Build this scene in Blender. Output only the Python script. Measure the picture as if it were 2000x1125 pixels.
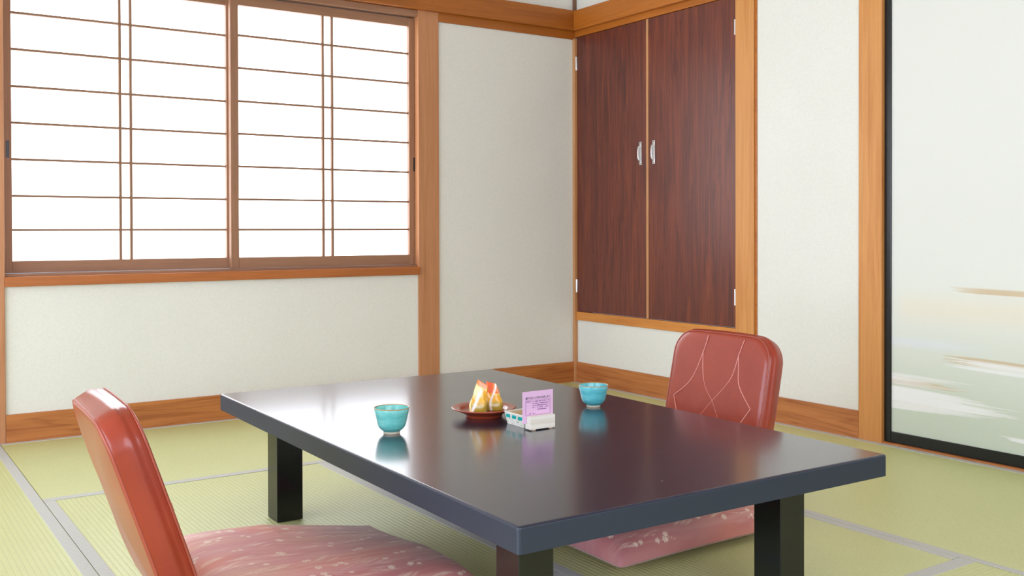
import bpy, bmesh, math, random
import numpy as np
from mathutils import Vector, Matrix
random.seed(4)
rng = np.random.default_rng(7)
for o in list(bpy.data.objects): bpy.data.objects.remove(o)
SC = bpy.context.scene
COL = SC.collection

# ------------------------------------------------------------------ camera
F_PX, YAW, PITCH, ROLL, CYP = 1946.166, 0.59312553, -0.00930826, 0.00259653, 469.513
def cam_axes():
    f = np.array([math.sin(YAW)*math.cos(PITCH), math.cos(YAW)*math.cos(PITCH), math.sin(PITCH)])
    r = np.cross(f, [0, 0, 1]); r /= np.linalg.norm(r)
    d = np.cross(f, r)
    c, s = math.cos(ROLL), math.sin(ROLL)
    return c*r+s*d, -s*r+c*d, f
cr, cd, cf = cam_axes()
cam = bpy.data.cameras.new('camera'); camo = bpy.data.objects.new('camera', cam); COL.objects.link(camo)
cam.sensor_width = 36; cam.sensor_fit = 'HORIZONTAL'; cam.lens = F_PX/2000*36
cam.shift_y = -(562.5-CYP)/2000; cam.clip_start = .05
M = Matrix(((cr[0], -cd[0], -cf[0], -3.13942), (cr[1], -cd[1], -cf[1], -4.07467), (cr[2], -cd[2], -cf[2], .775), (0, 0, 0, 1)))
camo.matrix_world = M
SC.camera = camo

# ------------------------------------------------------------------ light
w = bpy.data.worlds.new('world'); SC.world = w; w.use_nodes = True
w.node_tree.nodes['Background'].inputs[0].default_value = (.75, .87, 1, 1)
w.node_tree.nodes['Background'].inputs[1].default_value = 1.0
SC.view_settings.view_transform = 'Standard'; SC.view_settings.look = 'None'
SC.view_settings.exposure = 0.37; SC.view_settings.gamma = 1
PAPER_BACK = 3.1       # daylight through the paper of the far window
FILL_FRONT = 4.6      # fill light from the added window behind the camera
PAPER_LEFT = 4.9       # daylight through the window on the left

# ------------------------------------------------------------------ helpers
def S(r, g, b):
    def f(c):
        c /= 255
        return c/12.92 if c <= .04045 else ((c+.055)/1.055)**2.4
    return (f(r), f(g), f(b), 1)
def newmat(name, col=(.5, .5, .5, 1), rough=.5, **kw):
    m = bpy.data.materials.new(name); m.use_nodes = True
    b = m.node_tree.nodes['Principled BSDF']
    b.inputs['Base Color'].default_value = col; b.inputs['Roughness'].default_value = rough
    for k, v in kw.items(): b.inputs[k.replace('_', ' ')].default_value = v
    return m
def nt(m): return m.node_tree, m.node_tree.nodes['Principled BSDF']
def ramp(t, fac, stops):
    r = t.nodes.new('ShaderNodeValToRGB')
    el = r.color_ramp.elements
    while len(el) < len(stops): el.new(.5)
    for e, (p, c) in zip(el, stops): e.position = p; e.color = c
    t.links.new(fac, r.inputs[0]); return r.outputs[0]
def coords(t, scale=(1, 1, 1), kind='Object', loc=(0, 0, 0)):
    c = t.nodes.new('ShaderNodeTexCoord'); mp = t.nodes.new('ShaderNodeMapping')
    mp.inputs['Scale'].default_value = scale; mp.inputs['Location'].default_value = loc
    t.links.new(c.outputs[kind], mp.inputs[0]); return mp.outputs[0]
def noise(t, vec, scale, detail=4, rough=.55, dist=0):
    n = t.nodes.new('ShaderNodeTexNoise'); n.inputs['Scale'].default_value = scale
    n.inputs['Detail'].default_value = detail; n.inputs['Roughness'].default_value = rough
    n.inputs['Distortion'].default_value = dist
    t.links.new(vec, n.inputs['Vector']); return n.outputs['Fac']
def math_(t, op, a, b=0.0):
    n = t.nodes.new('ShaderNodeMath'); n.operation = op
    for i, v in enumerate((a, b)):
        if isinstance(v, (int, float)): n.inputs[i].default_value = v
        else: t.links.new(v, n.inputs[i])
    return n.outputs[0]
def mix(t, fac, a, b, mode='MIX'):
    n = t.nodes.new('ShaderNodeMix'); n.data_type = 'RGBA'; n.blend_type = mode
    if isinstance(fac, (int, float)): n.inputs[0].default_value = fac
    else: t.links.new(fac, n.inputs[0])
    for i, v in ((6, a), (7, b)):
        if isinstance(v, tuple): n.inputs[i].default_value = v
        else: t.links.new(v, n.inputs[i])
    return n.outputs[2]
def bump(t, b, h, strength=.2, dist=.002):
    n = t.nodes.new('ShaderNodeBump'); n.inputs['Strength'].default_value = strength
    n.inputs['Distance'].default_value = dist
    t.links.new(h, n.inputs['Height']); t.links.new(n.outputs[0], b.inputs['Normal'])

def wood(name, dark, light, axis, rough=.5, scale=1.0, rings=.35, coat=0.0):
    """planed wood, grain running along the given axis"""
    m = newmat(name, rough=rough); t, b = nt(m)
    st = [14.0*scale]*3; st['xyz'.index(axis)] = .9*scale
    v = coords(t, tuple(st))
    n1 = noise(t, v, 1.6, 5, .6, .6)
    st2 = [160*scale]*3; st2['xyz'.index(axis)] = 4*scale
    n2 = noise(t, coords(t, tuple(st2)), 1.0, 3, .6)
    base = ramp(t, n1, [(.28, dark), (.55, light), (.8, tuple(.5*(a+c) for a, c in zip(dark, light)))])
    fine = ramp(t, n2, [(.3, (.80, .76, .70, 1)), (.62, (1, 1, 1, 1))])
    c = mix(t, .55, base, fine, 'MULTIPLY')
    if rings > 0:
        st3 = [22*scale]*3; st3['xyz'.index(axis)] = 1.1*scale
        v3 = coords(t, tuple(st3), loc=(3.1, 1.7, .4))
        n3 = noise(t, v3, .8, 2, .4, .3)
        s = math_(t, 'FRACT', math_(t, 'MULTIPLY', n3, 9.0))
        r3 = ramp(t, s, [(0, (.62, .50, .40, 1)), (.16, (1, 1, 1, 1)), (.8, (1, 1, 1, 1)), (1, (.70, .58, .48, 1))])
        c = mix(t, rings, c, r3, 'MULTIPLY')
    t.links.new(c, b.inputs['Base Color'])
    bump(t, b, n2, .12, .001)
    if coat: b.inputs['Coat Weight'].default_value = coat; b.inputs['Coat Roughness'].default_value = .25
    return m

def tag(o, label=None, cat=None, group=None, kind=None):
    if label: o['label'] = label
    if cat: o['category'] = cat
    if group: o['group'] = group
    if kind: o['kind'] = kind
    return o
def empty(name, loc=(0, 0, 0), rz=0):
    o = bpy.data.objects.new(name, None); COL.objects.link(o)
    o.location = loc; o.rotation_euler.z = rz; o.empty_display_size = .1
    return o
class MB:
    def __init__(s): s.bm = bmesh.new()
    def box(s, x0, x1, y0, y1, z0, z1, bev=0.0, seg=2, mat=None):
        if x0 > x1: x0, x1 = x1, x0
        if y0 > y1: y0, y1 = y1, y0
        if z0 > z1: z0, z1 = z1, z0
        g = bmesh.ops.create_cube(s.bm, size=1)
        for v in g['verts']:
            v.co = Vector(((x0+x1)/2+v.co.x*(x1-x0), (y0+y1)/2+v.co.y*(y1-y0), (z0+z1)/2+v.co.z*(z1-z0)))
        if mat is not None:
            for v in g['verts']: v.co = mat @ v.co
        if bev > 0:
            es = list({e for v in g['verts'] for e in v.link_edges})
            bmesh.ops.bevel(s.bm, geom=es, offset=bev, segments=seg, affect='EDGES', profile=.5)
        return s
    def tube(s, pts, r, n=8, cap=True):
        pts = [Vector(p) for p in pts]; rings = []
        for i, p in enumerate(pts):
            d = (pts[min(i+1, len(pts)-1)]-pts[max(i-1, 0)]).normalized()
            a = d.orthogonal().normalized() if i == 0 else (a-d*a.dot(d)).normalized()
            b = d.cross(a)
            rr = r[i] if isinstance(r, (list, tuple)) else r
            rings.append([s.bm.verts.new(p+(a*math.cos(2*math.pi*k/n)+b*math.sin(2*math.pi*k/n))*rr) for k in range(n)])
        for A, B in zip(rings, rings[1:]):
            for k in range(n): s.bm.faces.new((A[k], A[(k+1) % n], B[(k+1) % n], B[k]))
        if cap: s.bm.faces.new(rings[0][::-1]); s.bm.faces.new(rings[-1])
        return s
    def lathe(s, prof, n=64, c=(0, 0, 0)):
        rings = []
        for r, z in prof:
            if r < 1e-6: rings.append([s.bm.verts.new((c[0], c[1], c[2]+z))])
            else: rings.append([s.bm.verts.new((c[0]+r*math.cos(2*math.pi*k/n), c[1]+r*math.sin(2*math.pi*k/n), c[2]+z)) for k in range(n)])
        for A, B in zip(rings, rings[1:]):
            for k in range(n):
                f = [A[k % len(A)], A[(k+1) % len(A)], B[(k+1) % len(B)], B[k % len(B)]]
                u = []
                for q in f:
                    if q not in u: u.append(q)
                if len(u) > 2: s.bm.faces.new(u)
        return s
    def grid(s, fn, nu, nv, wrapu=False):
        V = [[s.bm.verts.new(fn(i/nu, j/nv)) for j in range(nv+1)] for i in range(nu if wrapu else nu+1)]
        L = len(V)
        for i in range(nu):
            for j in range(nv):
                s.bm.faces.new((V[i][j], V[(i+1) % L][j], V[(i+1) % L][j+1], V[i][j+1]))
        return s
    def build(s, name, mat, parent=None, smooth=False, merge=0.0, auto=None, wn=False):
        if merge: bmesh.ops.remove_doubles(s.bm, verts=s.bm.verts, dist=merge)
        bmesh.ops.recalc_face_normals(s.bm, faces=s.bm.faces)
        me = bpy.data.meshes.new(name); s.bm.to_mesh(me); s.bm.free()
        if smooth: me.polygons.foreach_set('use_smooth', [True]*len(me.polygons))
        if auto is not None: me.set_sharp_from_angle(angle=math.radians(auto))
        o = bpy.data.objects.new(name, me); COL.objects.link(o)
        if wn:
            md = o.modifiers.new('n', 'WEIGHTED_NORMAL'); md.keep_sharp = True; md.weight = 100
        for m_ in (mat if isinstance(mat, list) else [mat]): me.materials.append(m_)
        if parent: o.parent = parent
        return o
def struct(mb, name, mat, parent=None, **k):
    o = mb.build(name, mat, parent, **k)
    if parent is None: o['kind'] = 'structure'
    return o
def paint(o, fn, name='print'):
    """point colour from object coordinates: printed patterns"""
    me = o.data; n = len(me.vertices); co = np.empty(n*3); me.vertices.foreach_get('co', co)
    rgb = fn(co.reshape(-1, 3)); rgba = np.ones((n, 4)); rgba[:, :3] = rgb
    a = me.color_attributes.new(name, 'FLOAT_COLOR', 'POINT'); a.data.foreach_set('color', rgba.ravel())
def attrmat(name, rough=.6, **kw):
    m = newmat(name, rough=rough, **kw); t, b = nt(m)
    a = t.nodes.new('ShaderNodeAttribute'); a.attribute_name = 'print'
    t.links.new(a.outputs['Color'], b.inputs['Base Color']); return m
def lin(r, g, b): return np.array(S(r, g, b)[:3])

# ------------------------------------------------------------------ materials
W_DARK, W_LIGHT = S(150, 86, 40), S(188, 120, 66)
wood_x = wood('cedar_x', S(160, 90, 40), S(194, 120, 60), 'x', rings=.7)
wood_y = wood('cedar_y', S(164, 94, 46), S(196, 124, 68), 'y', rings=.7)
wood_z = wood('cedar_z', S(178, 118, 76), S(196, 136, 94), 'z', rings=.08)
wood_zr = wood('cedar_post', S(196, 124, 58), S(214, 148, 82), 'z', rings=.08)
sill_x = wood('sill_x', S(160, 88, 36), S(182, 104, 46), 'x', rings=.08)
nag_x = wood('nageshi_x', S(146, 78, 18), S(172, 98, 28), 'x', rings=.08, rough=.4)
nag_y = wood('nageshi_y', S(158, 86, 18), S(186, 108, 34), 'y', rings=.08, rough=.4)
rail_y = wood('rail_y', S(196, 120, 50), S(216, 142, 66), 'y', rings=.05)
shoji_wood_x = wood('shoji_wood_x', S(140, 98, 72), S(160, 116, 88), 'x', rings=.05)
shoji_wood_z = wood('shoji_wood_z', S(140, 98, 72), S(160, 116, 88), 'z', rings=.05)
kumiko = newmat('kumiko', S(140, 104, 80), .7)
thin_strip = wood('thin_strip', S(190, 132, 84), S(206, 150, 100), 'z', rings=0)
dark_strip = newmat('dark_strip', S(120, 84, 62), .6)
ceil_wood = wood('ceiling_board', S(206, 190, 168), S(220, 206, 186), 'y', rings=.2)

def wallcloth():
    m = newmat('wall_cloth', rough=.9); t, b = nt(m)
    n1 = noise(t, coords(t, (1, 1, 1)), 160, 3, .7)
    n2 = noise(t, coords(t, (1, 1, 1)), 3, 2, .5)
    n3 = noise(t, coords(t, (60, 60, 420)), 1.0, 2, .6)
    c = ramp(t, n1, [(.3, S(226, 223, 215)), (.7, S(233, 231, 225))])
    c = mix(t, .5, c, ramp(t, n2, [(.3, (.95, .945, .93, 1)), (.7, (1, 1, 1, 1))]), 'MULTIPLY')
    t.links.new(c, b.inputs['Base Color']); b.inputs['Specular IOR Level'].default_value = .2
    bump(t, b, math_(t, 'ADD', n1, n3), .14, .0008); return m
wall_m = wallcloth()

def tatami(name, axis, c1, c2, gap):
    """woven rush; ribs run along axis"""
    m = newmat(name, rough=.42); t, b = nt(m)
    i = 1 if axis == 'x' else 0
    tc = t.nodes.new('ShaderNodeTexCoord'); sp = t.nodes.new('ShaderNodeSeparateXYZ')
    t.links.new(tc.outputs['Object'], sp.inputs[0])
    s = math_(t, 'FRACT', math_(t, 'MULTIPLY', sp.outputs[i], 1/.0130))
    hump = math_(t, 'SINE', math_(t, 'MULTIPLY', s, math.pi))
    hp = math_(t, 'POWER', hump, .45)
    sc = [1, 1, 1]; sc[i] = 6
    st = [500, 500, 1]; st[i] = 45
    nf = noise(t, coords(t, tuple(st)), 1, 2, .6)
    nl = noise(t, coords(t, (1, 1, 1)), 2.2, 3, .5)
    c = ramp(t, nf, [(.25, c1), (.7, c2)])
    c = mix(t, .8, c, ramp(t, nl, [(.3, (.93, .94, .90, 1)), (.7, (1, 1, 1, 1))]), 'MULTIPLY')
    c = mix(t, 1.0, c, ramp(t, hp, [(0, gap), (.55, (1, 1, 1, 1))]), 'MULTIPLY')
    t.links.new(c, b.inputs['Base Color'])
    bump(t, b, math_(t, 'ADD', hp, math_(t, 'MULTIPLY', nf, .15)), .5, .0012)
    b.inputs['Specular IOR Level'].default_value = .55
    return m
TG1, TG2 = S(203, 205, 138), S(216, 218, 163)
tat_x = tatami('tatami_rush_x', 'x', TG1, TG2, (.84, .83, .78, 1))
tat_y = tatami('tatami_rush_y', 'y', TG1, TG2, (.78, .78, .74, 1))
def cloth_border(name, axis):
    m = newmat(name, rough=.7); t, b = nt(m)
    st = [30, 30, 1]; k = 0 if axis == 'x' else 1
    tc = t.nodes.new('ShaderNodeTexCoord'); sp = t.nodes.new('ShaderNodeSeparateXYZ')
    t.links.new(tc.outputs['Object'], sp.inputs[0])
    s = math_(t, 'FRACT', math_(t, 'MULTIPLY', math_(t, 'ADD', sp.outputs[k], math_(t, 'MULTIPLY', sp.outputs[1-k], .35)), 1/.0075))
    c = ramp(t, s, [(0, S(172, 171, 168)), (.35, S(204, 204, 200)), (.8, S(212, 211, 207)), (1, S(172, 171, 168))])
    t.links.new(c, b.inputs['Base Color']); bump(t, b, math_(t, 'SINE', math_(t, 'MULTIPLY', s, math.pi)), .3, .001)
    return m
heri_x = cloth_border('border_cloth_x', 'x'); heri_y = cloth_border('border_cloth_y', 'y')

def lacquer():
    m = newmat('table_lacquer', S(46, 33, 38), .17); t, b = nt(m)
    n = noise(t, coords(t), 260, 3, .6); n2 = noise(t, coords(t), 2.5, 3, .6)
    t.links.new(ramp(t, n2, [(.35, S(34, 36, 54)), (.7, S(40, 41, 60))]), b.inputs['Base Color'])
    r = t.nodes.new('ShaderNodeMapRange'); r.inputs['To Min'].default_value = .26; r.inputs['To Max'].default_value = .34
    t.links.new(n2, r.inputs['Value']); t.links.new(r.outputs[0], b.inputs['Roughness'])
    bump(t, b, n, .03, .0004); b.inputs['IOR'].default_value = 1.25; b.inputs['Coat Weight'].default_value = 1.0; b.inputs['Coat Roughness'].default_value = .15; b.inputs['Coat IOR'].default_value = 1.40
    return m
lac = lacquer()
lac_side = newmat('edge_lacquer', S(18, 32, 54), .45, IOR=1.6)
lac_leg = newmat('leg_lacquer', S(18, 20, 20), .16)
lac_edge = newmat('leg_worn_edge', S(120, 130, 140), .3)
chipm = newmat('chip', S(230, 226, 220), .6)

def leather():
    m = newmat('leatherette', rough=.36); t, b = nt(m)
    n = noise(t, coords(t), 9, 4, .6); n2 = noise(t, coords(t), 420, 3, .6)
    n3 = noise(t, coords(t, (14, 14, 70)), 1.2, 3, .6, 1.2)
    t.links.new(ramp(t, n, [(.3, S(144, 46, 28)), (.7, S(158, 56, 34))]), b.inputs['Base Color'])
    bump(t, b, math_(t, 'ADD', math_(t, 'MULTIPLY', n2, .3), n3), .16, .0016)
    b.inputs['Specular IOR Level'].default_value = .38; b.inputs['Coat Weight'].default_value = .45; b.inputs['Coat Roughness'].default_value = .17
    return m
leather_m = leather()
stitch_m = newmat('stitch', S(222, 150, 140), .45)
piping_m = newmat('piping', S(166, 78, 62), .4)
chrome = newmat('chrome', S(214, 214, 218), .22, Metallic=1.0)
alu = newmat('aluminium', S(225, 224, 226), .3, Metallic=.85)
screwm = newmat('screw', S(70, 66, 66), .4, Metallic=.8)
blackm = newmat('black_lacquer', S(20, 23, 27), .25)
black_pull = newmat('pull_black', S(26, 28, 34), .35)

def rosewood():
    m = newmat('rosewood_laminate', rough=.38); t, b = nt(m)
    a = noise(t, coords(t, (1, 26, 1.6)), 1.3, 5, .62, 1.1)
    f = noise(t, coords(t, (1, 150, 3.2)), 1.1, 4, .6, .35)
    g = noise(t, coords(t, (1, 48, 2.6), loc=(2, 5, 1)), 1.0, 4, .7, 1.6)
    c = ramp(t, a, [(.28, S(84, 44, 38)), (.48, S(106, 52, 40)), (.66, S(126, 62, 42)), (.85, S(92, 48, 40))])
    c = mix(t, .75, c, ramp(t, f, [(.32, (.66, .62, .66, 1)), (.55, (1, 1, 1, 1)), (.75, (1.12, 1.0, .95, 1))]), 'MULTIPLY')
    c = mix(t, .85, c, ramp(t, g, [(.30, (.42, .36, .40, 1)), (.42, (1, 1, 1, 1))]), 'MULTIPLY')
    t.links.new(c, b.inputs['Base Color']); return m
rose = rosewood()

def paper(name, strength, col, zmid=None):
    m = bpy.data.materials.new(name); m.use_nodes = True; t = m.node_tree
    for n in list(t.nodes): t.nodes.remove(n)
    out = t.nodes.new('ShaderNodeOutputMaterial'); e = t.nodes.new('ShaderNodeEmission')
    d = t.nodes.new('ShaderNodeBsdfDiffuse'); ad = t.nodes.new('ShaderNodeAddShader')
    d.inputs[0].default_value = (.7, .7, .7, 1)
    e.inputs[0].default_value = col; e.inputs[1].default_value = strength
    n = noise(t, coords(t, (1, 1, 1)), 1.1, 2, .5)
    r = t.nodes.new('ShaderNodeMapRange'); r.inputs['To Min'].default_value = strength*.85; r.inputs['To Max'].default_value = strength*1.15
    t.links.new(n, r.inputs['Value']); t.links.new(r.outputs[0], e.inputs[1])
    t.links.new(e.outputs[0], ad.inputs[0]); t.links.new(d.outputs[0], ad.inputs[1]); t.links.new(ad.outputs[0], out.inputs[0])
    return m
paper_back = paper('shoji_paper_lit', PAPER_BACK, (.90, .95, 1.02, 1))
paper_left = paper('shoji_paper_left_lit', PAPER_LEFT, (.75, .87, 1.08, 1))

# ------------------------------------------------------------------ room shell
XL, YF, ZC = -5.31, -4.55, 2.42
P0 = .004
struct(MB().box(XL-.3, .6, YF-.3, .3, -.15, -.05), 'floor', newmat('subfloor', S(120, 100, 80), .8))
struct(MB().box(XL-.3, .6, YF-.3, .3, ZC, ZC+.1), 'ceiling', ceil_wood)
b = MB()
b.box(-2.70, -.86, P0, .12, -.05, .60)            # under the window
b.box(-.86, .12, P0, .12, -.05, ZC)               # between window and corner
b.box(-2.70, -.86, P0, .12, 1.80, ZC)             # above the window
b.box(XL-.1, -2.70, P0, .12, -.05, ZC)
struct(b, 'wall_back', wall_m)
b = MB()
b.box(P0, .12, -1.17, P0, -.05, .34)              # below the cupboard
b.box(P0, .12, -1.17, P0, 1.79, ZC)
b.box(P0, .12, -1.80, -1.17, -.05, ZC)
b.box(P0, .12, -3.72, -1.80, 1.79, ZC)
b.box(P0, .12, YF-.1, -3.72, -.05, ZC)
struct(b, 'wall_right', wall_m)
b = MB()
b.box(XL-.12, XL, -.20, .12, -.05, ZC); b.box(XL-.12, XL, YF-.1, -4.4, -.05, ZC)
b.box(XL-.12, XL, -4.4, -.20, 1.80, ZC); b.box(XL-.12, XL, -4.4, -.20, -.12, -.05)
struct(b, 'wall_left', wall_m)
b = MB(); b.box(XL-.12, -3.40, YF-.12, YF, -.05, ZC); b.box(-1.40, .12, YF-.12, YF, -.05, ZC)
b.box(-3.40, -1.40, YF-.12, YF, 1.80, ZC); b.box(-3.40, -1.40, YF-.12, YF, -.05, .55)
struct(b, 'wall_front', wall_m)

# window opening seal behind the shoji (dark reveal boards)
# pillars and strips
struct(MB().box(-.917, -.808, -.006, .10, -.05, 1.80, .002), 'trim_1', wood_z)       # pillar right of window
struct(MB().box(-2.75, -2.640, -.006, .10, -.05, 1.80, .002), 'trim_2', wood_z)      # pillar left of window
struct(MB().box(-.014, .003, -.016, .003, -.002, 1.76, .001), 'trim_3', thin_strip)  # corner strip
struct(MB().box(-.012, .003, -.012, .003, 1.90, ZC, .001), 'trim_4', dark_strip)
b = MB(); b.box(P0-.010, .03, -1.2155, -1.113, -.05, 1.80, .002)
post5 = struct(b, 'trim_5', wood_zr)
MB().box(P0-.004, .03, -1.227, -1.2155, -.05, 1.80, .001).build('edge_strip', nag_y, post5)                                                          # post right of cupboard
b = MB(); b.box(-.004, .07, -1.824, -1.725, -.05, 1.80, .002)
struct(b, 'trim_6', wood_zr)                                                          # pillar beside the sliding door
b = MB(); b.box(-.808, -.004, -.005, .02, 1.757, 1.802, .001); struct(b, 'trim_7', nag_x)   # head rail, back wall
b = MB(); b.box(-.004, .07, -3.72, -.0, 1.768, 1.800, .001); struct(b, 'trim_8', nag_y)      # head rail, right wall
b = MB(); b.box(XL, -.0, -.030, .02, 1.798, 1.900, .003); struct(b, 'trim_9', nag_x)         # long beam back
b = MB(); b.box(-.030, .02, YF, -.028, 1.797, 1.898, .003); struct(b, 'trim_10', nag_y)       # long beam right
b = MB(); b.box(-.006, .02, -1.113, -.014, .318, .361, .001); struct(b, 'trim_11', rail_y)   # rail under cupboard
b = MB(); b.box(-.001, .10, -3.72, -1.824, -.05, .0055, .001); struct(b, 'trim_12', wood_y)    # threshold
b = MB(); b.box(-.013, -2.640, -.005, .01, -.05, .103, .002)
b.box(XL, -2.751, -.005, .01, -.05, .103, .002)
struct(b, 'baseboard_back', wood_x)
b = MB(); b.box(-.005, .01, -1.725, -.013, -.05, .103, .002)
struct(b, 'baseboard_right', wood_y)
struct(MB().box(-.0, .02, YF, -3.72, -.05, .103, .002), 'baseboard_front', wood_y)

# ------------------------------------------------------------------ shoji windows
def shoji(parent, x0, x1, y, pullside, railz, vx, pullx, name='screen', lst=.034, rst=.028, zt=1.765, zb=.622, pz=(1.725, .667), paperm=None):
    s = empty(name, (0, 0, 0)); s.parent = parent
    f = MB()
    f.box(x0, x0+lst, y, y+.030, zb, zt, .0012)
    f.box(x1-rst, x1, y, y+.030, zb, zt, .0012)
    f.build('stile', shoji_wood_z, s)
    f = MB()
    f.box(x0+lst, x1-rst, y+.001, y+.029, zb, pz[1], .001)
    f.box(x0+lst, x1-rst, y+.001, y+.029, pz[0], zt, .001)
    f.build('rail', shoji_wood_x, s)
    k = MB()
    for z in railz: k.box(x0+lst, x1-rst, y+.006, y+.020, z-.0040, z+.0040)
    for x in vx: k.box(x-.0046, x+.0046, y+.0065, y+.0195, pz[1], pz[0])
    k.build('lattice', kumiko, s)
    MB().box(x0+lst-.002, x1-rst+.002, y+.021, y+.0235, pz[1]-.002, pz[0]+.002).build('paper', paperm or paper_back, s)
    p = MB(); p.box(pullx[0], pullx[1], y-.0012, y+.004, 1.054, 1.118, .0006)
    p.build('finger_pull', black_pull, s)
    return s
win = empty('window_1'); win['kind'] = 'structure'
win['label'] = 'wood framed window with two white paper shoji screens in the back wall'
b = MB(); b.box(-2.6395, -.9175, -.020, .11, .575, .611, .002); b.build('window_sill', sill_x, win)
b = MB(); b.box(-2.6395, -.9175, -.002, .11, 1.769, 1.797, .001); b.build('window_head', shoji_wood_x, win)
b = MB(); b.box(-2.6395, -.9175, .012, .10, .611, .620, .001); b.build('window_track', shoji_wood_x, win)
RZ = [1.600, 1.463, 1.324, 1.187, 1.050, .912, .784]
shoji(win, -1.786, -.9185, .030, 1, RZ, (-1.3695, -1.326), (-.926, -.907))
shoji(win, -2.6385, -1.765, .064, -1, RZ, (-2.216, -2.175), (-2.625, -2.614), lst=.033, rst=.028)
# left wall window, outside the picture
win2 = empty('window_2'); win2['kind'] = 'structure'
b = MB()
b.box(XL-.10, XL-.001, -4.4, -.20, -.05, .02, .002); b.box(XL-.10, XL-.001, -4.4, -.20, 1.76, 1.80, .002)
for y in (-4.4, -3.36, -2.32, -1.28, -.24): b.box(XL-.06, XL-.02, y, y+.04, .02, 1.76, .002)
b.build('window_frame', shoji_wood_z, win2)
b = MB()
for z in np.arange(.16, 1.7, .16): b.box(XL-.05, XL-.035, -4.36, -.24, z-.003, z+.003)
b.build('lattice', kumiko, win2)
MB().box(XL-.062, XL-.058, -4.38, -.22, .02, 1.76).build('paper', paper_left, win2)

# unseen window added behind the camera as fill light for the back wall
fill_win = empty('fill_window'); fill_win['kind'] = 'structure'
b = MB()
b.box(-3.40, -1.40, YF-.10, YF-.001, .55, .59, .002); b.box(-3.40, -1.40, YF-.10, YF-.001, 1.76, 1.80, .002)
for x in (-3.40, -2.42, -1.44): b.box(x, x+.04, YF-.06, YF-.02, .59, 1.76, .002)
b.build('window_frame', shoji_wood_z, fill_win)
b = MB()
for z in np.arange(.75, 1.7, .16): b.box(-3.36, -1.44, YF-.05, YF-.035, z-.003, z+.003)
b.build('lattice', kumiko, fill_win)
MB().box(-3.38, -1.42, YF-.062, YF-.058, .58, 1.77).build('paper', paper('front_fill_paper', FILL_FRONT, (.86, .91, 1.08, 1)), fill_win)

# ------------------------------------------------------------------ built-in cupboard
cup = empty('wall_cupboard', (0, 0, .361))
tag(cup, 'built-in cupboard with two dark rosewood doors set in the right wall', 'cupboard')
def cbuild(mb, name, mat, parent, **k):
    o = mb.build(name, mat, parent, **k); return o
def shifted(mb, dz):
    for v in mb.bm.verts: v.co.z -= dz
    return mb
ZB = .361
b = MB(); b.box(.03, .42, -1.112, -.014, .362, .372); b.box(.03, .42, -1.112, -.014, 1.755, 1.766); b.box(.40, .42, -1.112, -.014, .372, 1.755)
b.box(.03, .40, -.024, -.014, .372, 1.755); b.box(.03, .40, -1.112, -1.102, .372, 1.755)
shifted(b, ZB).build('body', newmat('cupboard_inside', S(150, 120, 90), .7), cup)
b = MB(); b.box(.0, .028, -.5605, -.5455, .362, 1.767, .001); shifted(b, ZB).build('centre_post', thin_strip, cup)
def cdoor(y0, y1, hy, gy, hz):
    d = MB(); d.box(.001, .021, y0, y1, .3635, 1.766, .0015)
    d = shifted(d, ZB).build('door', rose, cup)
    h = MB(); h.box(-.0015, .001, hy-.0085, hy+.0085, 1.086-ZB, 1.196-ZB, .0012)
    pts = []
    for i in range(13):
        a = i/12; z = 1.104+.074*a
        pts.append((-.0015-.0135*math.sin(math.pi*a)**.22, hy, z-ZB))
    h.tube(pts, [.0032]*13, 8)
    hd = h.build('handle', alu, d, smooth=True, auto=35)
    for zz in (1.092, 1.190):
        q = MB(); q.tube([(-.0014, hy, zz-ZB), (-.0022, hy, zz-ZB)], .0026, 10); q.build('screw', screwm, d)
    for (z0, z1) in hz:
        g = MB(); g.box(-.004, .0, gy-.006, gy+.006, z0-ZB, z1-ZB, .0008)
        g.tube([(-.005, gy, z0-ZB), (-.005, gy, z1-ZB)], .004, 10)
        g.build('hinge', alu, d, smooth=True, auto=35)
    return d
cdoor(-.5445, -.0165, -.505, -.0165, ((1.598, 1.668), (.460, .527)))
cdoor(-1.1125, -.5615, -.598, -1.111, ((1.600, 1.665), (.459, .527)))

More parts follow.
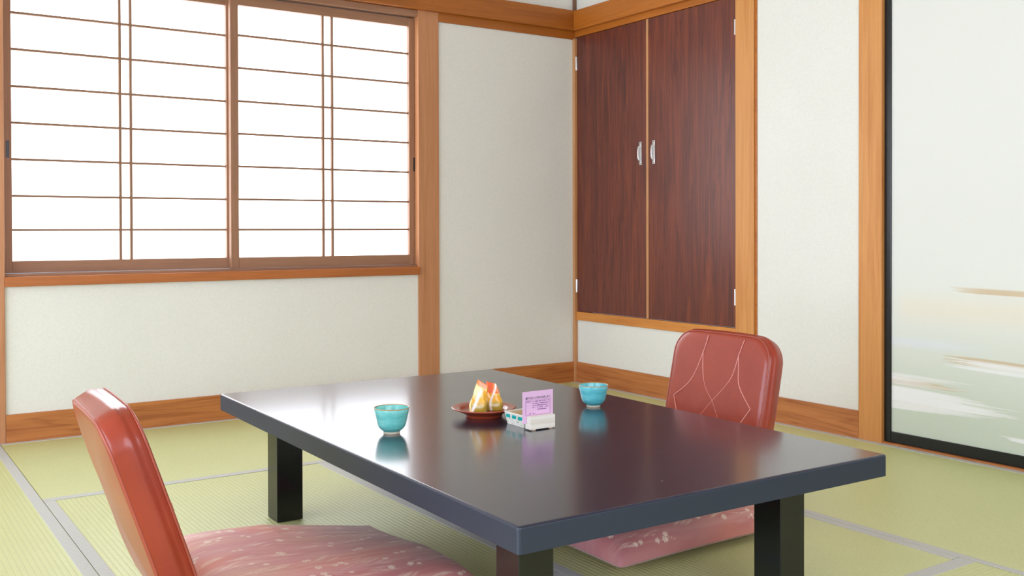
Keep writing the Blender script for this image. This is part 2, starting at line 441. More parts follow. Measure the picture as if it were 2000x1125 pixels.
# ------------------------------------------------------------------ sliding door with painted paper
fus_m = attrmat('fusuma_print', .75); fus_m.node_tree.nodes['Principled BSDF'].inputs['Specular IOR Level'].default_value = .3
def fusuma_print(co, y0):
    y = -co[:, 1]; z = co[:, 2]
    top, mid, low = lin(226, 225, 219), lin(226, 228, 221), lin(208, 218, 204)
    t = np.clip((z-.12)/.33, 0, 1)**.8
    c = low[None]*(1-t)[:, None]+mid[None]*t[:, None]
    t2 = np.clip((z-.45)/.4, 0, 1)
    c = c*(1-t2)[:, None]+top[None]*t2[:, None]
    band = np.exp(-((z-.50)/.05)**2)*np.clip((y-1.84)/.08, 0, 1)*.5
    c = c*(1-band)[:, None]+lin(236, 222, 198)[None]*band[:, None]
    band = np.exp(-((z-.375)/.018)**2)*np.clip((2.25-y)/.2, 0, 1)*.6
    c = c*(1-band)[:, None]+lin(226, 230, 240)[None]*band[:, None]
    def streak(c, ya, za, yb, zb_, half, col, op, taperL, taperR, n, seed):
        r = np.random.default_rng(seed)
        for k in range(n):
            off = (k-(n-1)/2)/max(n-1, 1)*2*half
            a0 = ya+r.uniform(0, .12)*(yb-ya)*taperL; b0 = yb-r.uniform(0, .45)*(yb-ya)*taperR
            tt = (y-a0)/(b0-a0); zc = za+off+(zb_-za)*(y-ya)/(yb-ya)+.0*tt
            wd = (.0022+r.uniform(0, .0028))*np.clip(np.where(taperL > 0, np.clip(tt/.25, 0, 1), 1)*np.where(taperR > 0, np.clip((1-tt)/.55, 0, 1), 1), 0, 1)
            m_ = (tt > 0) & (tt < 1)
            a = np.where(m_, np.clip((wd+.0012-np.abs(z-zc))/.0016, 0, 1)*(wd > .0001), 0)*op*r.uniform(.6, 1)
            c = c*(1-a)[:, None]+col[None]*a[:, None]
        return c
    tan, wht = lin(208, 184, 148), lin(246, 247, 250)
    c = streak(c, 2.06, .572, 2.75, .560, .007, tan, .75, 1, 1, 5, 1)
    c = streak(c, 2.02, .332, 2.72, .318, .011, tan, .8, 1, 1, 6, 2)
    c = streak(c, 2.05, .322, 2.72, .305, .013, wht, .8, 1, 1, 5, 3)
    c = streak(c, 1.80, .236, 2.22, .232, .011, tan, .85, 0, 1, 6, 4)
    c = streak(c, 1.80, .240, 2.22, .236, .016, wht, .8, 0, 1, 6, 5)
    c = streak(c, 1.80, .188, 2.36, .178, .022, wht, .9, 0, 1, 22, 6)
    c = streak(c, 1.80, .170, 2.33, .172, .012, wht, .9, 0, 1, 10, 16)
    c = streak(c, 1.80, .148, 2.15, .152, .007, tan, .85, 0, 1, 5, 7)
    c = streak(c, 1.80, .146, 2.30, .155, .012, wht, .9, 0, 1, 8, 8)
    c = streak(c, 2.25, .094, 2.60, .085, .004, wht, .9, 1, 1, 3, 9)
    return c
def fusuma(name, y0, y1, x, label):
    d = empty(name, (0, 0, 0)); d['kind'] = 'structure'; d['label'] = label
    b = MB(); zt = 1.765
    b.box(x, x+.026, y0, y0+.027, .007, zt, .002); b.box(x, x+.026, y1-.027, y1, .007, zt, .002)
    b.box(x+.0005, x+.0255, y0+.027, y1-.027, .007, .046, .002); b.box(x+.0005, x+.0255, y0+.027, y1-.027, zt-.03, zt, .002)
    b.build('door_frame', blackm, d)
    b = MB(); b.grid(lambda u, v: Vector((x+.006, y0+.025+(y1-y0-.05)*u, .044+(zt-.03-.044)*v)), 130, 900)
    p = b.build('paper_panel', fus_m, d)
    MB().box(x+.008, x+.018, y0+.027, y1-.027, .046, zt-.03).build('core', newmat('core', S(220, 215, 205), .8), d)
    paint(p, lambda co: fusuma_print(co, y0))
    return d
fusuma('door_1', -2.745, -1.8245, .012, 'sliding door with black lacquered frame and pale painted paper, at the right edge')
fusuma('door_2', -3.715, -2.735, .044, 'second sliding door with pale painted paper')

# ------------------------------------------------------------------ tatami mats
def mat(x0, x1, y0, y1, axis, label, bl=True, bh=True, wl=.031, wh=.031):
    """axis = long side; borders lie along the two long edges"""
    t = empty('tatami_mat', ((x0+x1)/2, (y0+y1)/2, -.05)); tag(t, label, 'tatami mat', 'tatami mats on the floor')
    cx, cy = (x0+x1)/2, (y0+y1)/2; g = .0012
    b = MB(); b.box(x0-cx+g, x1-cx-g, y0-cy+g, y1-cy-g, 0, .0492, .0015); b.build('rush_surface', tat_x if axis == 'x' else tat_y, t)
    if axis == 'x':
        for yy, s, on, w in ((y0, 1, bl, wl), (y1, -1, bh, wh)):
            if on: MB().box(x0-cx+g, x1-cx-g, yy-cy+s*.0010, yy-cy+s*w, .0488, .0502, .0005).build('cloth_border', heri_x, t)
    else:
        for xx, s, on, w in ((x0, 1, bl, wl), (x1, -1, bh, wh)):
            if on: MB().box(xx-cx+s*.0010, xx-cx+s*w, y0-cy+g, y1-cy-g, .0488, .0502, .0005).build('cloth_border', heri_y, t)
    return t
mat(-2.66, -.945, -.951, -.001, 'x', 'tatami mat laid lengthwise under the shoji window, along the back wall', wl=.034, wh=.028)
mat(-2.66, -1.790, -2.715, -.951, 'y', 'tatami mat under the left chair and left table legs', wl=.030)
mat(-1.790, -.945, -2.715, -.951, 'y', 'tatami mat under the right half of the table and pink cushion', wh=.030)
mat(-.945, -.001, -1.79, -.001, 'y', 'tatami mat in the room corner below the dark cupboard', wl=.024)
mat(-.945, -.001, -3.59, -1.79, 'y', 'tatami mat along the painted sliding door at the right', wl=.024)
mat(-3.57, -2.66, -1.79, -.001, 'y', 'tatami mat at far left, running up to the left pillar foot')
mat(-3.57, -2.66, -3.59, -1.79, 'y', 'tatami mat in the bottom left corner, left of the double grey border', wh=.031)
mat(-2.66, -.945, -3.59, -2.715, 'x', 'pale tatami mat at the bottom right, nearest the camera', wh=.040)
mat(-1.785, -.001, -4.55, -3.59, 'x', 'tatami mat behind the camera, by the right wall')
mat(-3.57, -1.785, -4.55, -3.59, 'x', 'tatami mat behind the camera, in front of the added fill window')
for i_, (a_, b_) in enumerate(((-1.79, -.001), (-3.59, -1.79))):
    mat(-4.44, -3.57, a_, b_, 'y', 'tatami mat outside the picture, left of the camera, ' + ('by the back wall', 'beside the camera')[i_])
    mat(-5.31, -4.44, a_, b_, 'y', 'tatami mat outside the picture, under the left window, ' + ('by the back wall', 'away from the back wall')[i_])
mat(-5.31, -3.57, -4.55, -3.59, 'x', 'tatami mat outside the picture, in the corner behind the camera')

# ------------------------------------------------------------------ table
TZ = .325
TBX, TBY, TRZ = -1.8335, -2.083, math.radians(-.75)
tb = empty('low_table', (TBX, TBY, 0), TRZ)
tag(tb, 'large low rectangular table with glossy dark lacquered top and four square legs', 'table')
HX, HY = .4445, .7500
b = MB(); b.box(-HX, HX, -HY, HY, .2815, TZ)
bm = b.bm; bm.edges.ensure_lookup_table()
vert_e = [e for e in bm.edges if abs(e.verts[0].co.z-e.verts[1].co.z) > .01]
bmesh.ops.bevel(bm, geom=vert_e, offset=.006, segments=4, affect='EDGES', profile=.5)
top_e = [e for e in bm.edges if all(v.co.z > TZ-1e-4 for v in e.verts)]
bmesh.ops.bevel(bm, geom=top_e, offset=.005, segments=4, affect='EDGES', profile=.5)
top = b.build('tabletop', [lac, lac_side], tb, smooth=True, auto=50, wn=True)
for p in top.data.polygons:
    if abs(p.normal.z) < .5: p.material_index = 1
for sx in (-1, 1):
    for sy in (-1, 1):
        b = MB()
        xo, yo = sx*.3555, sy*.617
        b.box(xo, xo-sx*.072, yo, yo-sy*.073, .0004, .2813, .0022, 2)
        b.build('leg', lac_leg, tb, smooth=True, auto=60, wn=True)
def chip(x, y, l, wd, a):
    q = MB(); q.grid(lambda u, v: Vector(((u-.5)*l*math.cos(a)-(v-.5)*wd*math.sin(a), (u-.5)*l*math.sin(a)+(v-.5)*wd*math.cos(a), TZ+.0002)), 1, 1)
    for v in q.bm.verts: v.co += Vector((x-TBX, y-TBY, 0))
    q.build('scratch', chipm, tb)
chip(-1.909, -2.744, .0045, .0018, -.6)
chip(-1.713, -2.21, .002, .0015, 0)
chip(-1.747, -2.56, .002, .0012, .4)

# ------------------------------------------------------------------ floor chairs and cushions
BW, BH, BT = .368, .380, .058
def superpt(u, n):
    return None
def back_outline(t):
    """rounded rectangle outline, t in 0..1, returns (y, v)"""
    r_t, r_b = .062, .055
    hw, = (BW/2,)
    segs = []
    def arc(cx, cy, r, a0, a1, n=10):
        return [(cx+r*math.cos(a0+(a1-a0)*i/n), cy+r*math.sin(a0+(a1-a0)*i/n)) for i in range(n+1)]
    return None
def outline_pts():
    r_t, r_b, hw = .064, .050, BW/2
    P = []
    def arc(cx, cy, r, a0, a1, n=12):
        for i in range(n+1):
            a = a0+(a1-a0)*i/n; P.append((cx+r*math.cos(a), cy+r*math.sin(a)))
    arc(hw-r_t, BH-r_t, r_t, 0, math.pi/2); 
    for i in range(1, 8): P.append((hw-r_t-(2*(hw-r_t))*i/8, BH))
    arc(-hw+r_t, BH-r_t, r_t, math.pi/2, math.pi)
    for i in range(1, 10): P.append((-hw, BH-r_t-(BH-r_t-r_b)*i/10))
    arc(-hw+r_b, r_b, r_b, math.pi, 1.5*math.pi)
    for i in range(1, 8): P.append((-hw+r_b+(2*(hw-r_b))*i/8, 0))
    arc(hw-r_b, r_b, r_b, 1.5*math.pi, 2*math.pi)
    for i in range(1, 10): P.append((hw, r_b+(BH-r_t-r_b)*i/10))
    # slightly bowed sides and crown
    Q = []
    for y, v in P:
        k = 1+.02*math.sin(math.pi*min(max(v/BH, 0), 1))
        c = .006*(1-(y/hw)**2) if v > BH*.5 else -.004*(1-(y/hw)**2)
        Q.append((y*k*(.91+.09*min(v/.16, 1)**.7), v+c))
    return Q
OUT = outline_pts()
def front_x(y, v):
    """front face position; bowl shaped, x towards the sitter is +"""
    e = max(abs(y)/(BW/2), 0); q = (v/BH-.5)*2
    return BT/2 - .004*(1-min(e, 1)**2) + .003*(1-q*q)
def backrest_mesh():
    b = MB(); C = Vector((0, BH*.5))
    def ringpts(inset, x_add, side):
        res = []
        for (y, v) in OUT:
            d = Vector((y, v-BH*.5)); L = d.length
            k = max((L-inset)/L, 0)
            yy, vv = y*k, BH*.5+(v-BH*.5)*k
            res.append((yy, vv))
        return res
    rings = []
    prof = []   # (inset, x)
    R = .014
    half = BT/2
    # back centre -> back edge -> side -> front edge -> front centre
    for s_ in (.17, .14, .11, .08, .055, .035, .022): prof.append((s_, -half-.010*(1-((.19-s_)/.19)**2)+.0))
    for i in range(6):
        a = i/5*math.pi/2; prof.append((R*(1-math.sin(a)), -half+R*(1-math.cos(a))-.0015))
    for s_ in (-.4, 0, .4): prof.append((-.0035*(1-s_*s_), s_*half*.6))
    Rf = .020
    for i in range(7):
        a = i/6*math.pi/2; prof.append((Rf*(1-math.cos(a)), half-Rf+Rf*math.sin(a)))
    for s_ in (.03, .045, .06, .08, .11, .14, .17): prof.append((s_, half+.003*((s_-.02)/.17)))
    V = []
    for ins, x in prof:
        V.append([b.bm.verts.new((x, yy, vv)) for yy, vv in ringpts(ins, 0, 0)])
    n = len(OUT)
    for A, B in zip(V, V[1:]):
        for k in range(n): b.bm.faces.new((A[k], A[(k+1) % n], B[(k+1) % n], B[k]))
    b.bm.faces.new(V[0]); b.bm.faces.new(V[-1])
    return b
def ring_tube(ins, x, r):
    pts = []
    for (y, v) in OUT:
        d = Vector((y, v-BH*.5)); L = d.length; k = (L-ins)/L
        pts.append((x, y*k, BH*.5+(v-BH*.5)*k))
    pts.append(pts[0]); b = MB(); b.tube(pts, r, 6, cap=False); return b
def smoothcurve(P, n=10):
    P = [Vector(p) for p in P]; out = []
    for i in range(len(P)-1):
        p0 = P[max(i-1, 0)]; p1 = P[i]; p2 = P[i+1]; p3 = P[min(i+2, len(P)-1)]
        for k in range(n):
            t = k/n
            out.append(.5*((2*p1)+(-p0+p2)*t+(2*p0-5*p1+4*p2-p3)*t*t+(-p0+3*p1-3*p2+p3)*t**3))
    out.append(P[-1]); return out
def make_chair():
    root = empty('legless_chair')
    # seat plate
    b = MB(); b.box(-.02, .43, -.19, .19, .0005, .016, .006, 3); b.build('seat', leather_m, root, smooth=True, auto=40)
    # the hinge carries the backrest
    bk = backrest_mesh().build('backrest', leather_m, root, smooth=True)
    ring_tube(.0045, -BT/2+.0020, .0020).build('piping', piping_m, bk, smooth=True)
    ring_tube(.0058, BT/2-.0045, .0019).build('piping', piping_m, bk, smooth=True)
    # ogee stitching on the front
    xs = BT/2+.0016
    zoff = .032
    def line(pts):
        c = smoothcurve([(xs+.0, y, v+zoff) for y, v in pts], 8)
        return c
    st = MB()
    for s in (-1, 1):
        # outer side of each peak, then inner
        pass
    for L in ([(-.047, .338), (-.058, .290), (-.090, .206), (-.150, .152)], [(-.150, .152), (-.128, .107), (-.10, .06), (-.075, .02)],
              [(-.059, .292), (-.050, .240), (-.030, .192), (.004, .157)], [(.004, .157), (.036, .107), (.050, .06), (.07, .02)],
              [(.090, .336), (.078, .296), (.059, .224), (.004, .157)], [(.004, .157), (-.036, .107), (-.066, .06), (-.075, .02)],
              [(.076, .292), (.083, .256), (.095, .208), (.145, .153)], [(.145, .153), (.112, .104), (.08, .06), (.07, .02)]):
        st.tube(line(L), .0013, 6)
    st.build('stitching', stitch_m, bk, smooth=True)
    # steel hinge brackets
    for s in (-1, 1):
        b = MB(); y = s*.13
        b.box(.0, .06, y-.012, y+.012, .016, .0195, .0008)
        b.tube([(-.005, y-.016, .030), (-.005, y+.016, .030)], .012, 14)
        pts = [(-.006, .022), (-.016, .05), (-.024, .09), (-.036, .112)]
        for (xa, za), (xb, zb_) in zip(pts, pts[1:]):
            b.tube([(xa, y, za), (xb, y, zb_)], .0075, 8)
        b.build('hinge_bracket', chrome, root, smooth=True, auto=35)
    return root
def pose(root, x, y, rz, lean, x0, z0, thick=1.0):
    root.location = (x, y, 0); root.rotation_euler.z = rz
    for ch in root.children:
        if ch.name.startswith('backrest'):
            ch.scale = (thick, 1, 1); ch.location = (x0, 0, z0); ch.rotation_euler = (0, -lean, 0)
chair = make_chair()
tag(chair, 'reddish brown leatherette legless chair at the left of the table, its back to the camera', 'chair', 'legless floor chairs')
# right chair faces -x, so it is turned by half a turn
def copy_tree(o, parent=None):
    c = o.copy(); COL.objects.link(c); c.parent = parent
    for ch in o.children: copy_tree(ch, c)
    return c
chair2 = copy_tree(chair)
chair2['label'] = 'reddish brown leatherette legless chair behind the table, diamond stitching facing the camera'
pose(chair, -2.60, -2.085, math.radians(-2.5), math.radians(18.8), -.012, .094, 1.16)
pose(chair2, -1.158, -2.074, math.pi, math.radians(12), -.030, .108)

zab_m = attrmat('cushion_print', .62); zab_m.node_tree.nodes['Principled BSDF'].inputs['Sheen Weight'].default_value = .25
def vnoise(x, y, seed):
    r = np.random.default_rng(seed); G = r.random((64, 64))
    xi = np.floor(x).astype(int); yi = np.floor(y).astype(int); fx = x-xi; fy = y-yi
    fx = fx*fx*(3-2*fx); fy = fy*fy*(3-2*fy)
    g = lambda a, b_: G[a % 64, b_ % 64]
    return (g(xi, yi)*(1-fx)+g(xi+1, yi)*fx)*(1-fy)+(g(xi, yi+1)*(1-fx)+g(xi+1, yi+1)*fx)*fy
def cushion_print(co, seed, warm_axis):
    x, y = co[:, 0], co[:, 1]; r = np.random.default_rng(seed)
    pink, rosec, salmon, mauve, gold = lin(226, 158, 160), lin(206, 118, 118), lin(232, 128, 90), lin(180, 112, 124), lin(222, 168, 128)
    a = vnoise(x*5+10, y*26+20, seed); b_ = vnoise(x*9+3, y*70+7, seed+1)*.5+vnoise(x*22+3, y*160+7, seed+3)*.5
    c2 = vnoise(x*4+30, y*9+13, seed+2)
    c = pink[None]*(1-a)[:, None]+rosec[None]*a[:, None]
    m_ = np.clip((c2-.42)*3.5, 0, 1)*.85*np.clip(warm_axis(x, y), 0, 1); c = c*(1-m_)[:, None]+salmon[None]*m_[:, None]
    m_ = np.clip((vnoise(x*5+1, y*18+40, seed+5)-.5)*3, 0, 1)*.7*np.clip(warm_axis(x, y), 0, 1); c = c*(1-m_)[:, None]+gold[None]*m_[:, None]
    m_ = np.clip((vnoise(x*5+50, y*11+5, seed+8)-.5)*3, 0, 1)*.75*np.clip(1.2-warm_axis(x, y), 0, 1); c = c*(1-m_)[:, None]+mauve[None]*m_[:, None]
    m_ = np.clip((b_-.52)*4, 0, 1)*.35; c = c*(1-m_)[:, None]+lin(240, 192, 178)[None]*m_[:, None]
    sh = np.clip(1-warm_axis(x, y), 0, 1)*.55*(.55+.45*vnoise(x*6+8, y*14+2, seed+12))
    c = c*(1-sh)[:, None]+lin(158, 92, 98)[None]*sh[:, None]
    cream = lin(242, 216, 200)
    # sprays of plum blossom in bands
    for band in np.arange(-.25, .27, .062):
        for k in range(11):
            cx = -.26+.052*k+r.uniform(-.02, .02); cy = band+.018*math.sin(cx*14+band*20)+r.uniform(-.012, .012)
            if r.random() < .35:     # brushed leaf cloud
                ang = r.uniform(-.2, .5)
                for q in range(4):
                    ox, oy = cx+q*.010, cy+q*.006*r.uniform(-1, 1.4)
                    dx, dy = (x-ox)*math.cos(ang)+(y-oy)*math.sin(ang), -(x-ox)*math.sin(ang)+(y-oy)*math.cos(ang)
                    al = np.clip(1.25-np.sqrt((dx/.020)**2+(dy/.0038)**2), 0, 1)*.55*(.4+.6*(vnoise(x*180, y*500, 3) > .35))
                    c = c*(1-al)[:, None]+cream[None]*al[:, None]
            else:
                for q in range(r.integers(1, 4)):
                    ox, oy = cx+r.uniform(-.017, .017), cy+r.uniform(-.012, .012); R_ = r.uniform(.0060, .0095); ph = r.uniform(0, 6)
                    d = np.hypot(x-ox, y-oy); th = np.arctan2(y-oy, x-ox)
                    rad = R_*(.62+.38*np.abs(np.cos(2.5*(th+ph))))
                    al = np.clip((rad-d)/.0012, 0, 1)*.85*(1-.6*(d < R_*.22))
                    c = c*(1-al)[:, None]+cream[None]*al[:, None]
        # fine stems
        for k in range(7):
            ox = r.uniform(-.26, .24); oy = band+r.uniform(-.02, .02); L = r.uniform(.03, .06); cu = r.uniform(-6, 6); sl = r.uniform(-.6, .6)
            tt = x-ox; zc = oy+sl*tt+cu*tt*tt
            al = ((tt > 0) & (tt < L))*np.clip((.0014-np.abs(y-zc))/.0008, 0, 1)*.55
            c = c*(1-al)[:, None]+cream[None]*al[:, None]
    return c
def make_cushion(label, loc, rz, seed, warm, H=.078, hx=.272, hy=.272, dip=None, bottom=.017, edge=.025):
    N = 280
    def pt(u, v, top):
        a, b_ = 2*u-1, 2*v-1
        # edges bow inwards a little, corners stick out
        bow = .965+.035*max(abs(a), abs(b_))**6*0
        x = a*hx*(1-.035*(1-b_*b_)*abs(a)**3); y = b_*hy*(1-.035*(1-a*a)*abs(b_)**3)
        p = (max(1-abs(a)**8, 0)*max(1-abs(b_)**8, 0))**.42
        if top:
            z = edge+(H-edge+.012)*p
            z += .004*math.sin(7*x+2)*math.sin(5*y+1)*p
            if dip: z += dip(a, b_)*p
        else: z = max(edge-(edge-bottom)*min(p*2.2, 1), bottom)
        return Vector((x, y, z))
    b = MB()
    b.grid(lambda u, v: pt(u, v, True), N, N)
    b.grid(lambda u, v: pt(u, v, False), 60, 60)
    o = b.build('zabuton_cushion', zab_m, None, smooth=True)
    o.location = loc; o.rotation_euler.z = rz
    def flat(co):
        c2 = co.copy()
        for k_, h_ in ((0, hx), (1, hy)):
            c2[:, k_] += np.sign(co[:, k_])*np.minimum(np.abs(co[:, k_])/h_, 1)**8*np.clip(H-co[:, 2], 0, .1)
        return c2
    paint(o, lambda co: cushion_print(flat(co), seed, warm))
    tag(o, label, 'cushion', 'zabuton cushions')
    return o
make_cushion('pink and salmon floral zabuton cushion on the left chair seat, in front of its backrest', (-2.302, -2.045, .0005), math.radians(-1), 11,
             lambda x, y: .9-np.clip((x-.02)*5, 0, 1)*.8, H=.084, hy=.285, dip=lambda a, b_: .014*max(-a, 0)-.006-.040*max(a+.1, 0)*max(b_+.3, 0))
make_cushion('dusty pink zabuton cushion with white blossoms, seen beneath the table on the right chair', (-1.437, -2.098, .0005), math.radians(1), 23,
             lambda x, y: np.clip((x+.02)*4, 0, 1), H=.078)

# ------------------------------------------------------------------ tea cups
def glaze(name, c1, c2, c3):
    m = newmat(name, rough=.22); t, b = nt(m)
    n = noise(t, coords(t, (1, 1, 3)), 22, 4, .6); n2 = noise(t, coords(t, (6, 6, 160)), 1.0, 3, .6)
    c = ramp(t, n, [(.3, c1), (.55, c2), (.78, c3)])
    c = mix(t, .5, c, ramp(t, n2, [(.3, (.86, .9, .9, 1)), (.65, (1, 1, 1, 1))]), 'MULTIPLY')
    t.links.new(c, b.inputs['Base Color']); bump(t, b, n2, .12, .0008)
    b.inputs['Coat Weight'].default_value = .4; return m
glz = glaze('celadon_glaze', S(92, 186, 182), S(124, 208, 202), S(158, 224, 216))
glz2 = glaze('blue_glaze', S(76, 172, 188), S(104, 196, 206), S(140, 216, 220))
rimm = newmat('rim_glaze', S(176, 150, 104), .3); footm = newmat('foot_clay', S(206, 194, 172), .7)
def teacup(loc, g, label, s=1.0, rz=0):
    e = empty('tea_cup', loc, rz); tag(e, label, 'cup', 'green tea cups on the table'); e.scale = (s, s, s)
    outer = [(.0190, .0050), (.0212, .0070), (.0240, .0092), (.0272, .0122), (.0298, .0160), (.0318, .0210), (.0332, .0270), (.0348, .0340), (.0362, .0407), (.0378, .0480), (.0392, .0560)]
    inner = [(.0376, .0560), (.0358, .0470), (.0338, .0365), (.0318, .0270), (.0282, .0180), (.0200, .0115), (.010, .0092), (0, .0085)]
    b = MB(); b.lathe(outer+[(.0386, .0572), (.0376, .0570)]+inner, 72)
    b.build('bowl', g, e, smooth=True)
    b = MB(); b.lathe([(.0390, .0560), (.0397, .0571), (.0395, .0580), (.0387, .0583), (.0380, .0580), (.0375, .0566)], 72)
    b.build('rim', rimm, e, smooth=True)
    b = MB(); b.lathe([(0, .0015), (.0150, .0015), (.0155, .0002), (.0178, .0002), (.0184, .0020), (.0190, .0052), (.0190, .0060), (0, .0060)], 56)
    b.build('foot', footm, e, smooth=True, auto=40)
    return e
teacup((-2.122, -2.083, TZ), glz, 'turquoise tea cup standing alone at the left end of the dark table')
teacup((-1.541, -2.075, TZ), glz2, 'blue turquoise tea cup on the right, beyond the pink card', .965)

# ------------------------------------------------------------------ plate
pl = empty('lacquer_plate', (-1.844, -2.028, TZ)); tag(pl, 'round red-brown lacquered plate holding two wrapped sweets', 'plate')
redlac = newmat('red_brown_lacquer', S(158, 64, 38), .28, Coat_Weight=.4)
b = MB(); b.lathe([(0, .0035), (.038, .0035), (.041, .0002), (.0445, .0002), (.0450, .0030), (.0480, .0075), (.058, .0125), (.0700, .0170), (.0775, .0200), (.0790, .0218), (.0780, .0232),
                   (.0740, .0228), (.0620, .0205), (.0585, .0195), (.0550, .0165), (.0500, .0140), (.030, .0132), (0, .0130)], 96)
b.build('dish', redlac, pl, smooth=True)

# ------------------------------------------------------------------ wrapped sweets
sweet_m = attrmat('wrapper_print', .25); sweet_m.node_tree.nodes['Principled BSDF'].inputs['Coat Weight'].default_value = .5
clear_m = newmat('clear_film', S(250, 240, 225), .12, Transmission_Weight=.6, IOR=1.3)
def sweet(loc, rz, W, D, Ht, tw, slant, shift, palette, label):
    e = empty('wrapped_sweet', loc, rz); tag(e, label, 'wrapped sweet', 'wrapped sweets on the plate')
    def ring(a, h):   # a angle, h 0..1
        k = 1-h
        bul = (1+.16*math.sin(math.pi*min(h/.45, 1)))
        wx = (W/2)*((1-h**1.6)*bul)+tw/2*h**1.6
        dy = (D/2)*max(1-h**1.25, 0)**.8*bul+.0006
        ca, sa = math.cos(a), math.sin(a)
        p = .62
        x = wx*math.copysign(abs(ca)**p, ca); y = dy*math.copysign(abs(sa)**p, sa)
        crease = .0012*math.sin(5*a+9*h)*math.sin(math.pi*h)
        z = Ht*h - slant*(x/(tw/2))*h**3 + .0004
        return Vector((x+shift*h**2+crease, y+crease, z))
    b = MB(); NH = 90
    b.grid(lambda u, v: ring(u*2*math.pi, v), 96, NH, wrapu=True)
    b.bm.verts.ensure_lookup_table()
    b.bm.faces.new([b.bm.verts[i*(NH+1)] for i in range(96)][::-1])
    o = b.build('wrapper', sweet_m, e, smooth=True)
    def col(co):
        x, y, z = co.T; h = (z+slant*((x-shift)/(tw/2))*(z/Ht)**3)/Ht
        olive, yel, cream_, oran, red, wh = lin(176, 150, 50), lin(240, 176, 36), lin(250, 224, 150), lin(244, 128, 44), lin(236, 92, 40), lin(250, 244, 240)
        c = np.repeat(yel[None], len(x), 0)
        def bl(c, col_, a): a = np.clip(a, 0, 1)[:, None]; return c*(1-a)+col_[None]*a
        c = bl(c, olive, (.40-h+.03*np.sin(x*400))/.14*.8)
        if palette == 0:
            c = bl(c, cream_, (h-.45)/.15*(1-np.clip((x-.006)/.004, 0, 1)))
            c = bl(c, wh, (1-np.abs(x+.014-.034*(h-.10))/.0042+.3)*np.clip((.8-h)*8, 0, 1))
            c = bl(c, cream_, (-.0165-x)/.002+(h > .4)*.0)
            c = bl(c, oran, (h-.80)/.06)
        else:
            c = bl(c, oran, (h-.60)/.05); c = bl(c, red, ((h-.62)/.05)*((x < -.004)*1.0)*.7)
            c = bl(c, cream_, (1-np.abs(h-.60)/.03)*(x > -.006))
            c = bl(c, wh, 1-np.abs(x+.0075-.010*h**2+.003*np.sin(6*h))/.0030+.3)
            c = bl(c, yel, (x-.011)/.003*(h > .3))
        return c
    paint(o, col)
    # thin folded flap at the foot of the wrapper
    f = MB()
    for s in (-1, 1):
        f.grid(lambda u, v: Vector((s*(W/2*.8+u*.006), (v-.5)*D*.9, .0008+.0025*u)), 3, 3)
    f.build('flap', clear_m, e, smooth=True)
    return e
sweet((-1.8655, -2.036, TZ+.0134), math.radians(-28), .038, .030, .070, .026, .0080, .0135, 0, 'wrapped sweet with cream and yellow wrapper, left one on the red-brown plate')
sweet((-1.8155, -2.032, TZ+.0134), math.radians(-34), .038, .030, .066, .024, .0028, -.0085, 1, 'wrapped sweet with orange top and white stripe, right one on the red-brown plate')

# ------------------------------------------------------------------ card stand, card, basket
st = empty('card_stand', (-1.8215, -2.232, TZ)); tag(st, 'small white wooden block stand holding the pink card', 'card stand')
pale = wood('pale_wood', S(222, 214, 198), S(240, 236, 226), 'x', rings=0, rough=.6)
b = MB(); b.box(-.0345, .0345, -.0110, .0035, .0025, .0315, .0006); b.box(-.0345, .0345, .0035, .0055, .0025, .0145); b.box(-.0345, .0345, .0055, .0100, .0025, .0315, .0006)
b.build('block', pale, st)
for x in (-.0245, .0225):
    MB().box(x-.004, x+.004, -.0115, .009, .0003, .0026, .0003).build('foot', newmat('foot_wood', S(205, 180, 160), .6), st)
cdp = empty('pink_card', (-1.8245, -2.2275, TZ)); tag(cdp, 'pink card with dark green Japanese headline, standing upright in the white block', 'card')
cardm = newmat('pink_paper', S(226, 184, 218), .7)
MB().box(-.0425, .0425, -.0004, .0004, .0150, .0865).build('sheet', cardm, cdp)
inkg = newmat('ink_green', S(30, 52, 50), .7); inkp = newmat('ink_purple', S(112, 66, 126), .7)
def text(body, x, z, size, mat_, name, parent, sx=1.0, bold=.0):
    cu = bpy.data.curves.new(name, 'FONT'); cu.body = body; cu.size = size; cu.offset = bold; cu.resolution_u = 3
    to = bpy.data.objects.new(name, cu); COL.objects.link(to)
    bpy.context.view_layer.update()
    me = bpy.data.meshes.new_from_object(to.evaluated_get(bpy.context.evaluated_depsgraph_get()))
    bpy.data.objects.remove(to); me.materials.clear(); me.materials.append(mat_)
    for v in me.vertices: v.co = Vector((x+v.co.x*sx, -.0008, z+v.co.y))
    o = bpy.data.objects.new(name, me); COL.objects.link(o); o.parent = parent
    xs = [v.co.x for v in me.vertices]; print('TEXT', body, len(me.vertices), min(xs) if xs else None, max(xs) if xs else None)
    return o
text('健康であることの幸せを応援します。', -.0345, .0690, .0062, inkg, 'headline', cdp, .68, .00004)
b = MB()
for (x0, x1, z0, z1) in ((-.034, .034, .0660, .0664), (-.034, .034, .0325, .0329), (-.034, -.0336, .0325, .0664), (.0336, .034, .0325, .0664)):
    b.box(x0, x1, -.0008, -.0004, z0, z1)
r = random.Random(5)
rows = [(-.033, -.019, .0622, .7), (-.0155, .032, .0622, .65), (-.0155, .031, .0575, .6), (-.0155, .031, .0528, .45), (-.0155, .030, .0482, .45), (-.002, .024, .0435, .6), (-.033, -.019, .0350, .5), (-.0150, -.008, .0350, .7)]
for x0, x1, z, dens in rows:
    x = x0
    while x < x1:
        wd = r.uniform(.0009, .0016)
        if r.random() < dens+.15:
            b.box(x, x+wd, -.0008, -.0004, z, z+r.uniform(.0008, .0020))
            if r.random() < .5: b.box(x+wd*.4, x+wd*.6, -.0008, -.0004, z-.0003, z+.0022)
        x += wd+.0005
b.build('small_print', inkp, cdp)

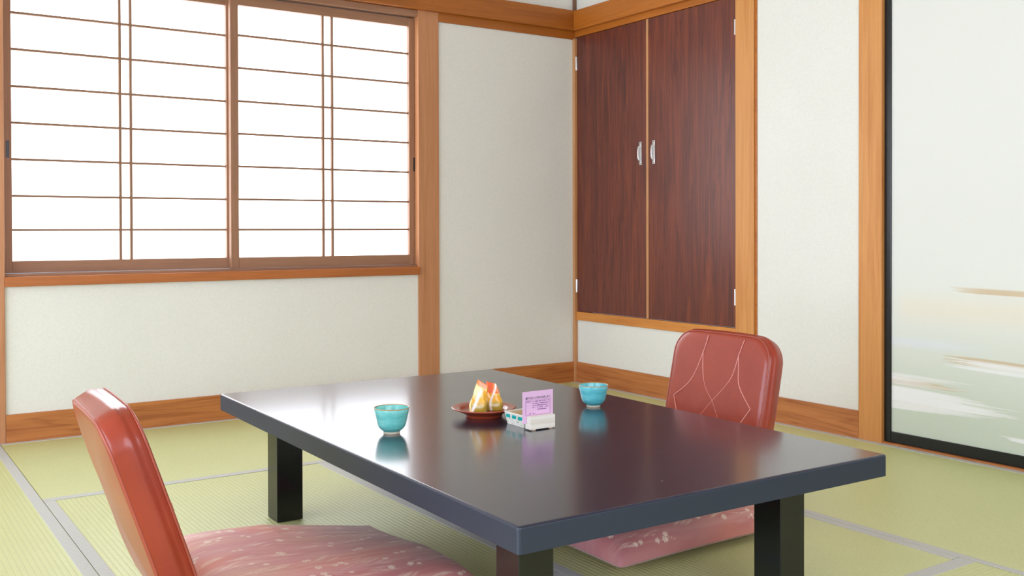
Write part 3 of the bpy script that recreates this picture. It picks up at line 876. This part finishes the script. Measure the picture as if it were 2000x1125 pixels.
bk = empty('bamboo_basket', (-1.818, -2.1725, TZ)); tag(bk, 'tiny woven white bamboo basket with turquoise band, behind the pink card', 'basket')
bamb = newmat('white_bamboo', rough=.55); t_, b_ = nt(bamb)
nn = noise(t_, coords(t_, (1, 1, 1)), 170, 3, .6)
t_.links.new(ramp(t_, nn, [(.33, S(150, 140, 120)), (.40, S(232, 228, 216)), (.8, S(244, 241, 232))]), b_.inputs['Base Color'])
lining = newmat('basket_lining', S(224, 200, 160), .7)
teal = newmat('teal_strip', S(6, 172, 166), .5); greenm = newmat('green_strip', S(60, 150, 110), .5); whitem = newmat('white_strip', S(244, 242, 236), .5)
hx, hy, hz = .0345, .0395, .0275
def bwall(u, z):   # u 0..4 around
    k = .86+.14*z/hz
    P = [(-hx, -hy), (hx, -hy), (hx, hy), (-hx, hy), (-hx, -hy)]; i = int(min(u, 3.9999)); f = u-i
    return Vector(((P[i][0]*(1-f)+P[i+1][0]*f)*k, (P[i][1]*(1-f)+P[i+1][1]*f)*k, z+.0004))
b = MB()
for i in range(4):
    b.grid(lambda u, v, i=i: bwall(i+u*.99999, v*hz), 6, 4)
b.box(-hx*.86, hx*.86, -hy*.86, hy*.86, .0005, .002)
o = b.build('woven_body', bamb, bk)
md = o.modifiers.new('t', 'SOLIDIFY'); md.thickness = .0012; md.offset = 0
b = MB()
for i in range(4): b.grid(lambda u, v, i=i: bwall(i+u*.99999, .003+v*(hz-.004))*1.0 - Vector((bwall(i+u*.99999, 0).x*.05, bwall(i+u*.99999, 0).y*.05, 0)), 4, 2)
b.build('lining', lining, bk)
b = MB(); c_ = MB()
for i in range(4):
    for k in range(3):
        u0 = i+.03+k*.322
        def q(mb, ua, ub, za, zb_, sh, out):
            P = [bwall(ua, za), bwall(ub, za), bwall(ub+sh, zb_), bwall(ua+sh, zb_)]
            nrm = (P[1]-P[0]).cross(P[3]-P[0]).normalized(); ctr = Vector((0, 0, P[0].z))
            if nrm.dot((P[0]+P[1])/2-ctr) < 0: nrm = -nrm
            mb.bm.faces.new([mb.bm.verts.new(p+nrm*out) for p in P])
        q(b, u0, u0+.235, .0160, .0240, .045, .0011)
        q(c_, u0+.237, min(u0+.275, i+.94), .0140, .0268, .045, .0015)
b.build('teal_band', teal, bk)
b = c_; pts = [bwall(u, hz+.0004) for u in (0, 1, 2, 3, 3.9999)]; b.tube(pts, .0014, 8); b.build('rim', whitem, bk, smooth=True)
